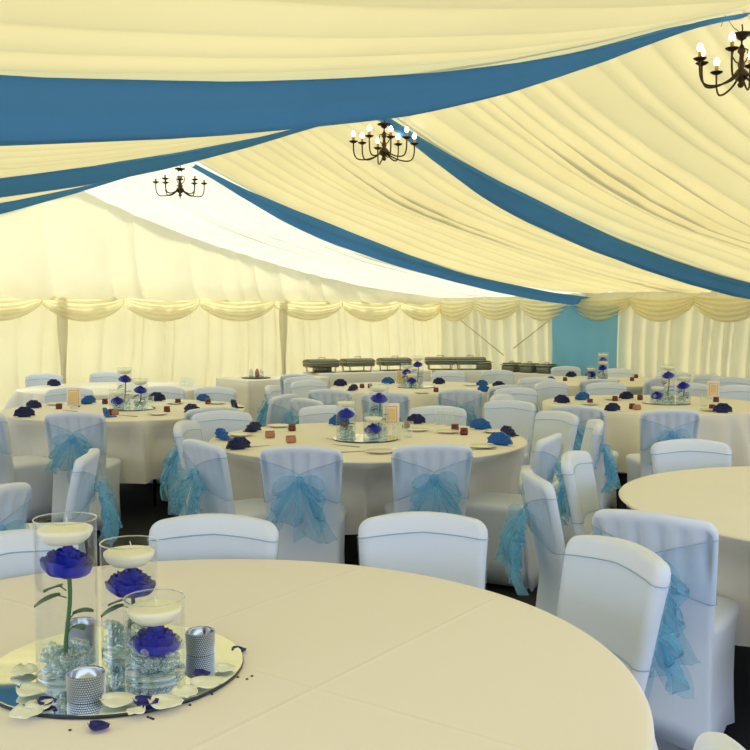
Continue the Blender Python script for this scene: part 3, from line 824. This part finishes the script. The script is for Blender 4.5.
for px, py in ((238, 677), (247, 679), (252, 676), (241, 668), (116, 706), (124, 702), (126, 707), (151, 718), (153, 719), (148, 717), (70, 730), (212, 694), (190, 705)):
    p = at(px, py, TZ + .011 if py < 700 and px < 215 else TZ + .001); mb.ball(tuple(p), .0035, 6, 4, .5)
tag(mb.obj('confetti', M['conf']), 'tiny dark confetti dots scattered around the mirror on the bare front table', 'confetti', None, 'stuff')

# ------------------------------------------------------------------ napkins
def napkin_mb(seed):
    r = random.Random(seed); mb = MB(); n = 14; rad = .088; rows_f = []; rows_b = []
    for i in range(n + 1):
        a = PI * i / n; zig = .007 * (1 if i % 2 else -1)
        fr, bk = [], []
        for j in range(5):
            s = j / 4; q = rad * s * (1 + .05 * math.sin(i * 2.1 + seed)); w = .026 * (1 - .55 * s * s)
            x, z = q * math.cos(a), q * math.sin(a) * .92 + .012
            yy = zig * s - .02 * s * math.sin(a)
            fr.append((x, yy - w, z)); bk.append((x, yy + w, z))
        rows_f.append(fr); rows_b.append(bk)
    rings = [f + b[::-1] for f, b in zip(rows_f, rows_b)]
    mb.loft(rings)
    # folded tail lying on the plate
    mb.add([(-.05, .0, .002), (.05, .0, .002), (.035, .09, .002), (-.035, .09, .002), (-.05, .0, .014), (.05, .0, .014), (.035, .09, .010), (-.035, .09, .010)], [(3, 2, 1, 0), (4, 5, 6, 7), (0, 1, 5, 4), (1, 2, 6, 5), (2, 3, 7, 6), (3, 0, 4, 7)])
    return mb
nap_src = {}
def napkin(px, py, color, rz, table, where):
    word = {'navy': 'navy', 'teal': 'bright blue'}[color]
    p = at(px, py, TZ + .001)
    (tx, ty), _ = TABLES[table]; d = Vector((p.x - tx, p.y - ty))
    if d.length > RT - .085: d = d.normalized() * (RT - .085); p.x, p.y = tx + d.x, ty + d.y
    k = color
    if k not in nap_src: o = sharp(napkin_mb(3 if color == 'navy' else 8).obj('napkin', M[color]), 50); nap_src[k] = o
    else: o = nap_src[k].copy(); C.objects.link(o)
    for q in ('label', 'group'):
        if q in o: del o[q]
    s = .74 + .18 * hsh(int(px), int(py))
    o.location = (p.x, p.y, TZ); o.rotation_euler = (0, 0, rz); o.scale = (s, s, s)
    tag(o, word + ' fan folded napkin ' + where, 'napkin', 'fan folded napkins')
napkin(232, 450, 'navy', .5, 'middle', 'at the left front rim of the middle table')
napkin(216, 440, 'teal', -.9, 'middle', 'at the left rim of the middle table')
napkin(253, 432, 'navy', .9, 'middle', 'at the back left of the middle table near white plates')
napkin(339, 425, 'teal', .2, 'middle', 'left of the middle table centrepiece')
napkin(428, 420, 'navy', 0, 'middle', 'in front of the rear right chair of the middle table')
napkin(498, 428, 'teal', -.4, 'middle', 'at the back right of the middle table')
napkin(500, 445, 'teal', -.5, 'middle', 'at the right front rim of the middle table')
napkin(521, 436, 'navy', -1.0, 'middle', 'at the right rim of the middle table')
napkin(34, 408, 'navy', 0, 'left', 'at the left of the left table, farther of two')
napkin(24, 417, 'navy', .4, 'left', 'at the left edge of the left table, nearer of two')
napkin(88, 404, 'teal', .9, 'left', 'beside the card on the left table')
napkin(107, 417, 'teal', -1.2, 'left', 'at the front rim of the left table')
napkin(157, 401, 'navy', 0, 'left', 'right of the left table centrepiece')
napkin(204, 401, 'teal', -.1, 'left', 'at the back right of the left table')
napkin(193, 414, 'navy', -.5, 'left', 'at the right front of the left table')
napkin(240, 408, 'navy', -1.2, 'left', 'at the right end of the left table')
napkin(54, 386, 'navy', 0, 'farleft', 'on the far left table by the back wall')
napkin(562, 403, 'navy', -.5, 'right', 'at the left end of the right table')
napkin(582, 400, 'teal', .3, 'right', 'at the back left of the right table')
napkin(626, 399, 'navy', 0, 'right', 'at the back of the right table, left of its centrepiece')
napkin(607, 412, 'navy', .1, 'right', 'at the front left rim of the right table')
napkin(731, 414, 'navy', -.2, 'right', 'at the right edge of the right table')
napkin(550, 382, 'teal', .4, 'drape', 'at the left end of the blue drape table')
napkin(571, 377, 'navy', 0, 'drape', 'on the blue drape table in front of a rear chair')
napkin(590, 376, 'navy', .2, 'drape', 'next to the centrepiece of the blue drape table')
napkin(624, 376, 'teal', 0, 'drape', 'at the right of the blue drape table')
napkin(338, 386, 'navy', 0, 'far', 'at the left end of the far centre table')
napkin(348, 391, 'navy', .8, 'far', 'at the left front of the far centre table')
napkin(388, 384, 'teal', 0, 'far', 'at the back left of the far centre table')
napkin(439, 384, 'navy', 0, 'far', 'at the back of the far centre table, right of its centrepiece')
napkin(482, 386, 'teal', 0, 'far', 'leftmost of three at the right of the far centre table')
napkin(488, 392, 'teal', -.2, 'far', 'right of the far centre table, nearest of three')
napkin(499, 388, 'navy', -.3, 'far', 'at the right end of the far centre table')

# ------------------------------------------------------------------ crockery, favours, cards
def on_table(px, py, table, marg=.05):
    p = at(px, py, TZ); (tx, ty), _ = TABLES[table]; d = Vector((p.x - tx, p.y - ty))
    if d.length > RT - marg: d = d.normalized() * (RT - marg); p.x, p.y = tx + d.x, ty + d.y
    return p
src = {}
def inst(key, build):
    if key not in src: src[key] = build(); return src[key]
    o = copy_tree(src[key]); return o
def plate_build():
    mb = MB(); mb.lathe([(.045, 0), (.05, .003), (.078, .012), (.082, .014), (.080, .016), (.05, .007), (.001, .006)], n=32); return mb.obj('side_plate', M['china'])
def jar_build():
    root = empty('favour_jar', (0, 0, 0))
    mb = MB(); mb.lathe([(.022, 0), (.026, .004), (.027, .034), (.022, .040), (.022, .046)], n=12); mb.obj('jar', M['redjar'], root); root.scale = (1, 1, .8)
    mb = MB(); mb.lathe([(.024, .044), (.025, .046), (.025, .056), (.023, .058)], n=12); mb.obj('lid', M['jarlid'], root); return root
def fav_build():
    mb = MB(); mb.box((0, 0, .02), (.055, .045, .038), 0, .006); mb.box((0, 0, .042), (.06, .012, .008), 0, .002); return mb.obj('favour_box', M['favour'])
def glass_build():
    mb = MB(); mb.lathe([(.026, 0), (.028, .003), (.034, .10), (.033, .10), (.026, .006), (.001, .005)], n=20); return mb.obj('tumbler', M['glass'])
def card_build():
    root = empty('table_card', (0, 0, 0))
    mb = MB(); mb.box((0, 0, .095), (.115, .012, .15), 0, .003); mb.obj('frame', M['frame'], root)
    mb = MB()
    for x, z, a, b in ((-.038, .095, .005, .11), (.038, .095, .005, .11), (0, .148, .08, .005), (0, .042, .08, .005)): mb.box((x, -.0065, z), (a, .002, b))
    mb.obj('border', M['pinkline'], root, False)
    mb = MB(); mb.box((0, -.0064, .095), (.058, .0015, .08)); mb.obj('card', M['card'], root, False)
    mb = MB(); mb.box((0, 0, .008), (.06, .05, .016), 0, .003); mb.obj('foot', M['frame'], root)
    return root
def knife_build():
    mb = MB(); mb.add([(-.008, -.10, .001), (.008, -.10, .001), (.007, .0, .001), (-.007, 0, .001), (-.008, -.1, .005), (.008, -.1, .005), (.007, 0, .004), (-.007, 0, .004)], [(3, 2, 1, 0), (4, 5, 6, 7), (0, 1, 5, 4), (1, 2, 6, 5), (2, 3, 7, 6), (3, 0, 4, 7)])
    mb.add([(-.009, 0, .001), (.009, 0, .001), (.004, .11, .001), (-.006, .10, .001), (-.009, 0, .003), (.009, 0, .003), (.004, .11, .002), (-.006, .1, .002)], [(3, 2, 1, 0), (4, 5, 6, 7), (0, 1, 5, 4), (1, 2, 6, 5), (2, 3, 7, 6), (3, 0, 4, 7)])
    return mb.obj('knife', M['steel'])
def put(key, build, px, py, table, label, cat, group, rz=0, marg=.06, z=TZ):
    o = inst(key, build); p = on_table(px, py, table, marg); o.location = (p.x, p.y, z); o.rotation_euler = (0, 0, rz)
    return tag(o, label, cat, group)
TN = {'middle': 'middle laid table', 'left': 'left laid table', 'right': 'right laid table', 'far': 'far centre table', 'drape': 'blue drape table', 'farleft': 'far left table'}
for px, py, t, w in ((380, 453, 'middle', 'at the rim between the front chairs'), (448, 433, 'middle', 'right of the centrepiece by two red jars'), (278, 427, 'middle', 'at the back left'),
                     (240, 436, 'middle', 'at the left by the bright blue napkin'), (483, 448, 'middle', 'by a bright blue napkin at right front'), (385, 424, 'middle', 'behind the table card'), (510, 432, 'middle', 'at the right between two napkins'),
                     (418, 431, 'middle', 'behind the front right chair'),
                     (158, 415, 'left', 'at the front right'), (175, 404, 'left', 'at the back right'), (217, 404, 'left', 'near the right end'), (55, 405, 'left', 'at the back left'),
                     (612, 400, 'right', 'at the back left'), (710, 411, 'right', 'at the front right of the front chair'), (590, 405, 'right', 'at the left'),
                     (422, 395, 'far', 'at the front rim'), (470, 386, 'far', 'at the right')):
    put('plate', plate_build, px, py, t, 'white side plate on the %s %s' % (TN[t], w), 'plate', 'white side plates', 0, .10)
for px, py, t, w in ((344, 430, 'middle', 'left of the vases'), (292, 431, 'middle', 'at the back left'), (406, 428, 'middle', 'right of the table card'), (455, 431, 'middle', 'behind another jar right of the centrepiece'), (464, 435, 'middle', 'nearest at the right'),
                     (59, 409, 'left', 'left of the front chair top'), (77, 407, 'left', 'above the front chair'), (105, 404, 'left', 'just left of the vases'), (111, 415, 'left', 'beside the front bright blue napkin'), (167, 412, 'left', 'right of the vases'), (178, 404, 'left', 'at the back right'), (208, 404, 'left', 'near the right napkin'),
                     (590, 404, 'right', 'behind the front left napkin'), (615, 401, 'right', 'between two back napkins'), (632, 409, 'right', 'left of the front chair'), (640, 400, 'right', 'left of the vases'), (716, 402, 'right', 'right of the card'), (712, 410, 'right', 'right of the front chair'),
                     (565, 381, 'drape', 'at the left'), (632, 381, 'drape', 'at the right'), (636, 378, 'drape', 'at the right back'),
                     (370, 388, 'far', 'at the left back'), (362, 388, 'far', 'at the left end'), (436, 392, 'far', 'in front of a navy napkin')):
    put('jar', jar_build, px, py, t, 'dark red favour jar on the %s %s' % (TN[t], w), 'jar', 'dark red favour jars')
for px, py, t, w in ((270, 438, 'middle', 'at the left back'), (291, 443, 'middle', 'just above the front left chair'), (115, 415, 'left', 'beside a red jar at the front'), (637, 410, 'right', 'left of the front chair')):
    put('favour', fav_build, px, py, t, 'pink brown favour box on the %s %s' % (TN[t], w), 'box', 'little favour boxes', .4)
for px, py, t, w, rz in ((397, 440, 'middle', 'right of the shortest vase', 0), (408, 437, 'middle', 'behind the front right chair', 0), (447, 423, 'middle', 'in front of the rear right chair', 0), (459, 424, 'middle', 'right of the rear navy napkin', 0),
                         (150, 408, 'left', 'right of the vases', 0), (704, 406, 'right', 'right of the vases', 0), (182, 386, 'farleft', 'leftmost of three at the right end', 0), (187, 386, 'farleft', 'middle of three at the right end', 0), (191, 387, 'farleft', 'rightmost of three at the right end', 0)):
    put('tumbler', glass_build, px, py, t, 'clear glass tumbler on the %s %s' % (TN[t], w), 'glass', 'clear tumblers', 0)
for px, py, t, w, rz in ((391, 428, 'middle', 'right of the tallest vase', .1), (713, 399, 'right', 'right of the vases', .05), (401, 386, 'far', 'left of the vase', .05), (74, 408, 'left', 'at the back left', .1)):
    put('card', card_build, px, py, t, 'framed beige table card on the %s %s' % (TN[t], w), 'sign', 'framed table cards', rz)
for px, py, t, w, rz in ((346, 446, 'middle', 'left of the front plate', .9), (352, 452, 'middle', 'at the front rim, left of the plate', -1.1), (340, 440, 'middle', 'in front of the middle sized vase', 1.0), (395, 453, 'middle', 'at the front rim, right of the plate', 1.2), (254, 447, 'middle', 'right of the left front napkin', -.9), (478, 450, 'middle', 'at the right front rim', -1.3),
                         (128, 416, 'left', 'at the front rim', 1.0), (70, 411, 'left', 'behind the front chair', .9)):
    put('knife', knife_build, px, py, t, 'steel table knife on the %s %s' % (TN[t], w), 'knife', 'table knives', rz)

# ------------------------------------------------------------------ buffet
def box_table(cx, cy, lx, ly, rz, label, seed):
    root = empty('buffet_table', (cx, cy, 0), rz); tag(root, label, 'table')
    pts = []; n = 30
    per = [(-lx / 2 + lx * i / n, -ly / 2, 0, -1) for i in range(n)] + [(lx / 2, -ly / 2 + ly * i / 12, 1, 0) for i in range(12)] + [(lx / 2 - lx * i / n, ly / 2, 0, 1) for i in range(n)] + [(-lx / 2, ly / 2 - ly * i / 12, -1, 0) for i in range(12)]
    rings = [[(x * .5, y * .5, TZ) for x, y, _, _ in per], [(x * .99, y * .985, TZ) for x, y, _, _ in per], [(x, y, TZ - .008) for x, y, _, _ in per]]
    for j in range(1, 8):
        t = j / 7; rings.append([(x + a * (.02 * t + .02 * t * math.sin(i * 1.1 + seed)), y + b * (.02 * t + .02 * t * math.sin(i * 1.1 + seed)), TZ - .01 - (TZ - .03) * t) for i, (x, y, a, b) in enumerate(per)])
    mb = MB(); mb.loft(rings, True, False); mb.obj('tablecloth', M['cloth'], root)
    for sx in (-1, 1):
        for sy in (-1, 1):
            mb = MB(); mb.tube([(sx * (lx / 2 - .08), sy * (ly / 2 - .08), TZ - .03), (sx * (lx / 2 - .08), sy * (ly / 2 - .08), 0)], .014, 6); mb.obj('leg', M['iron'], root)
    return root
def dish_build():
    root = empty('chafing_dish', (0, 0, 0)); L, Wd = .455, .30
    f = MB(); f.box((0, 0, .006), (L * .7, Wd * .7, .010), 0, .003); f.obj('fuel_shelf', M['dark_steel'], root)
    for sx in (-1, 1):
        for sy in (-1, 1):
            mb = MB(); mb.tube([(sx * L * .36, sy * Wd * .38, 0), (sx * L * .36, sy * Wd * .38, .05), (sx * L * .40, sy * Wd * .42, .10)], .009, 6); mb.obj('leg', M['steel'], root)
    mb = MB(); mb.box((0, 0, .105), (L * .96, Wd * .95, .055), 0, .012); mb.obj('water_pan', M['dark_steel'], root)
    mb = MB(); mb.box((0, 0, .137), (L, Wd, .012), 0, .004); mb.obj('rim', M['steel'], root)
    mb = MB()
    rows = [[(L * (.48 - .02 * (k % 2 == 9)) * x, Wd * .47 * math.cos(PI * k / 10), .142 + .045 * math.sin(PI * k / 10) ** .6) for k in range(11)] for x in (-1, -.96, .96, 1)]
    rows[0] = [(x * 1.0, y, .142 + (z - .142) * .8) for x, y, z in rows[0]]; rows[3] = [(x, y, .142 + (z - .142) * .8) for x, y, z in rows[3]]
    mb.loft(rows); mb.obj('lid', M['dark_steel'], root)
    mb = MB(); mb.tube([(-.05, -.02, .18), (-.045, -.03, .21), (.045, -.03, .21), (.05, -.02, .18)], .006, 6); mb.obj('handle', M['steel'], root)
    return root
def dish(px, t0, t1, label, rz, dy=.3, x=None):
    o = inst('dish', dish_build)
    a = Vector(t0); b = Vector(t1)
    # slide along the table axis until it lies on the sight line of px
    k = (px - 375) / FPX; s = (k * a.y - a.x) / ((b.x - a.x) - k * (b.y - a.y)); p = a + (b - a) * s
    o.location = (p.x, p.y, TZ); o.rotation_euler = (0, 0, rz); tag(o, label, 'chafing dish', 'steel chafing dishes on the buffet')
A0, A1 = Vector((-.72, 12.98)), Vector((.80, 13.75))
d = (A1 - A0).normalized(); nrm = Vector((-d.y, d.x)); rzA = math.atan2(d.y, d.x); c = (A0 + A1) / 2 + nrm * .33
box_table(c.x, c.y, (A1 - A0).length, .66, rzA, 'long ivory covered buffet table carrying the left row of chafing dishes', 1)
B0, B1 = Vector((.86, 13.78)), Vector((1.72, 13.80))
dB = (B1 - B0).normalized(); rzB = math.atan2(dB.y, dB.x); nB = Vector((-dB.y, dB.x)); c = (B0 + B1) / 2 + nB * .30
box_table(c.x, c.y, (B1 - B0).length, .60, rzB, 'ivory covered buffet table with chafing dishes near the tent corner', 2)
C0, C1 = Vector((1.74, 13.36)), Vector((2.36, 12.81))
dC = (C1 - C0).normalized(); rzC = math.atan2(dC.y, dC.x); nC = Vector((-dC.y, dC.x)); c = (C0 + C1) / 2 + nC * .22
box_table(c.x, c.y, (C1 - C0).length + .06, .46, rzC, 'ivory covered buffet table along the side wall with serving pans', 3)
q = nrm * .30
for px, lab in ((321, 'first steel chafing dish from the left on the buffet'), (357, 'second steel chafing dish from the left on the buffet'), (394, 'third steel chafing dish from the left, left of the far table vase')):
    dish(px, A0 + q, A1 + q, lab, rzA)
q = nB * .28
for px, lab in ((440, 'fourth steel chafing dish, right of the far table vase'), (470, 'fifth steel chafing dish from the left')):
    dish(px, B0 + q, B1 + q, lab, rzB)
def pan_build():
    root = empty('serving_pan', (0, 0, 0))
    mb = MB(); mb.box((0, 0, .05), (.20, .24, .10), 0, .015); mb.obj('pan', M['dark_steel'], root)
    mb = MB(); mb.box((0, 0, .108), (.225, .27, .014), 0, .005); mb.obj('rim', M['steel'], root)
    mb = MB(); mb.box((0, 0, .122), (.18, .21, .016), 0, .006); mb.tube([(-.03, 0, .128), (-.03, 0, .15), (.03, 0, .15), (.03, 0, .128)], .005, 5); mb.obj('lid', M['dark_steel'], root)
    return root
for px, off, lab in ((512, .22, 'steel serving pan on the side wall buffet table, leftmost of three'), (530, .22, 'steel serving pan on the side wall buffet table, middle of three'), (547, .22, 'steel serving pan on the side wall buffet table, next to the blue drape')):
    o = inst('pan', pan_build); a, b = C0 + nC * off, C1 + nC * off; k = (px - 375) / FPX
    s = (k * a.y - a.x) / ((b.x - a.x) - k * (b.y - a.y)); p = a + (b - a) * s
    o.location = (p.x, p.y, TZ); o.rotation_euler = (0, 0, rzC); tag(o, lab, 'serving pan', 'steel serving pans')
o = inst('pan', pan_build); p = B0 + dB * .82 * .86 + nB * .28
p = Vector((1.60, 14.06)); o.location = (p.x, p.y, TZ); o.rotation_euler = (0, 0, rzB); tag(o, 'dark steel serving pan at the right end of the corner buffet table', 'serving pan', 'steel serving pans')
o = inst('pan', pan_build); p = A0 + d * .16 + nrm * .36; o.location = (p.x, p.y, TZ); o.rotation_euler = (0, 0, rzA); tag(o, 'steel serving pan at the far left end of the buffet', 'serving pan', 'steel serving pans')
# square side table left of the buffet
u0_, v0_ = 9.86, 6.15
cc = T(u0_ + .40, v0_ + .60, 0)
box_table(cc.x, cc.y, 1.20, .80, ANG, 'ivory covered square cornered table left of the buffet with a dark tray', 4)
p = at(256, 378.3, TZ); mb = MB(); mb.lathe([(.15, 0), (.18, .006), (.185, .012), (.175, .010), (.001, .006)], n=28)
o = mb.obj('tray', M['tray']); o.location = (p.x, p.y, TZ); tag(o, 'dark round tray on the square cornered table left of the buffet', 'tray')
for k, (dx, dy, lab) in enumerate(((-.06, 0, 'leftmost'), (.01, .04, 'middle'), (.07, -.02, 'rightmost'))):
    mb = MB(); mb.lathe([(.022, 0), (.028, .01), (.028, .07), (.015, .09), (.014, .105), (.001, .106)], n=12)
    o = mb.obj('cruet', M['rim'] if k != 1 else M['favour']); o.location = (p.x + dx, p.y + dy, TZ + .012); tag(o, 'small cruet bottle on the dark tray, %s of three' % lab, 'bottle', 'cruets on the dark tray')

# ------------------------------------------------------------------ light
w = bpy.data.worlds.new('daylight'); S.world = w; w.use_nodes = True
bg = w.node_tree.nodes['Background']; bg.inputs[0].default_value = (.70, .82, 1.0, 1); bg.inputs[1].default_value = 1.6
ld = bpy.data.lights.new('sun', 'SUN'); ld.energy = 3.6; ld.angle = math.radians(12); ld.color = (1, .96, .88)
lo = bpy.data.objects.new('sun', ld); C.objects.link(lo)
dirv = T(1.0, .25, 0) - T(0, 0, 0); dirv = Vector((dirv.x, dirv.y, .85)).normalized()
lo.rotation_euler = dirv.to_track_quat('Z', 'Y').to_euler(); lo.location = (0, 0, 12)

S.view_settings.view_transform = 'Standard'; S.view_settings.look = 'None'; S.view_settings.gamma = 1; S.view_settings.use_curve_mapping = False
S.view_settings.exposure = 0.40
cy = S.cycles
cy.max_bounces = 10; cy.diffuse_bounces = 5; cy.glossy_bounces = 4; cy.transmission_bounces = 6; cy.transparent_max_bounces = 40
cy.use_denoising = True; cy.sample_clamp_indirect = 6
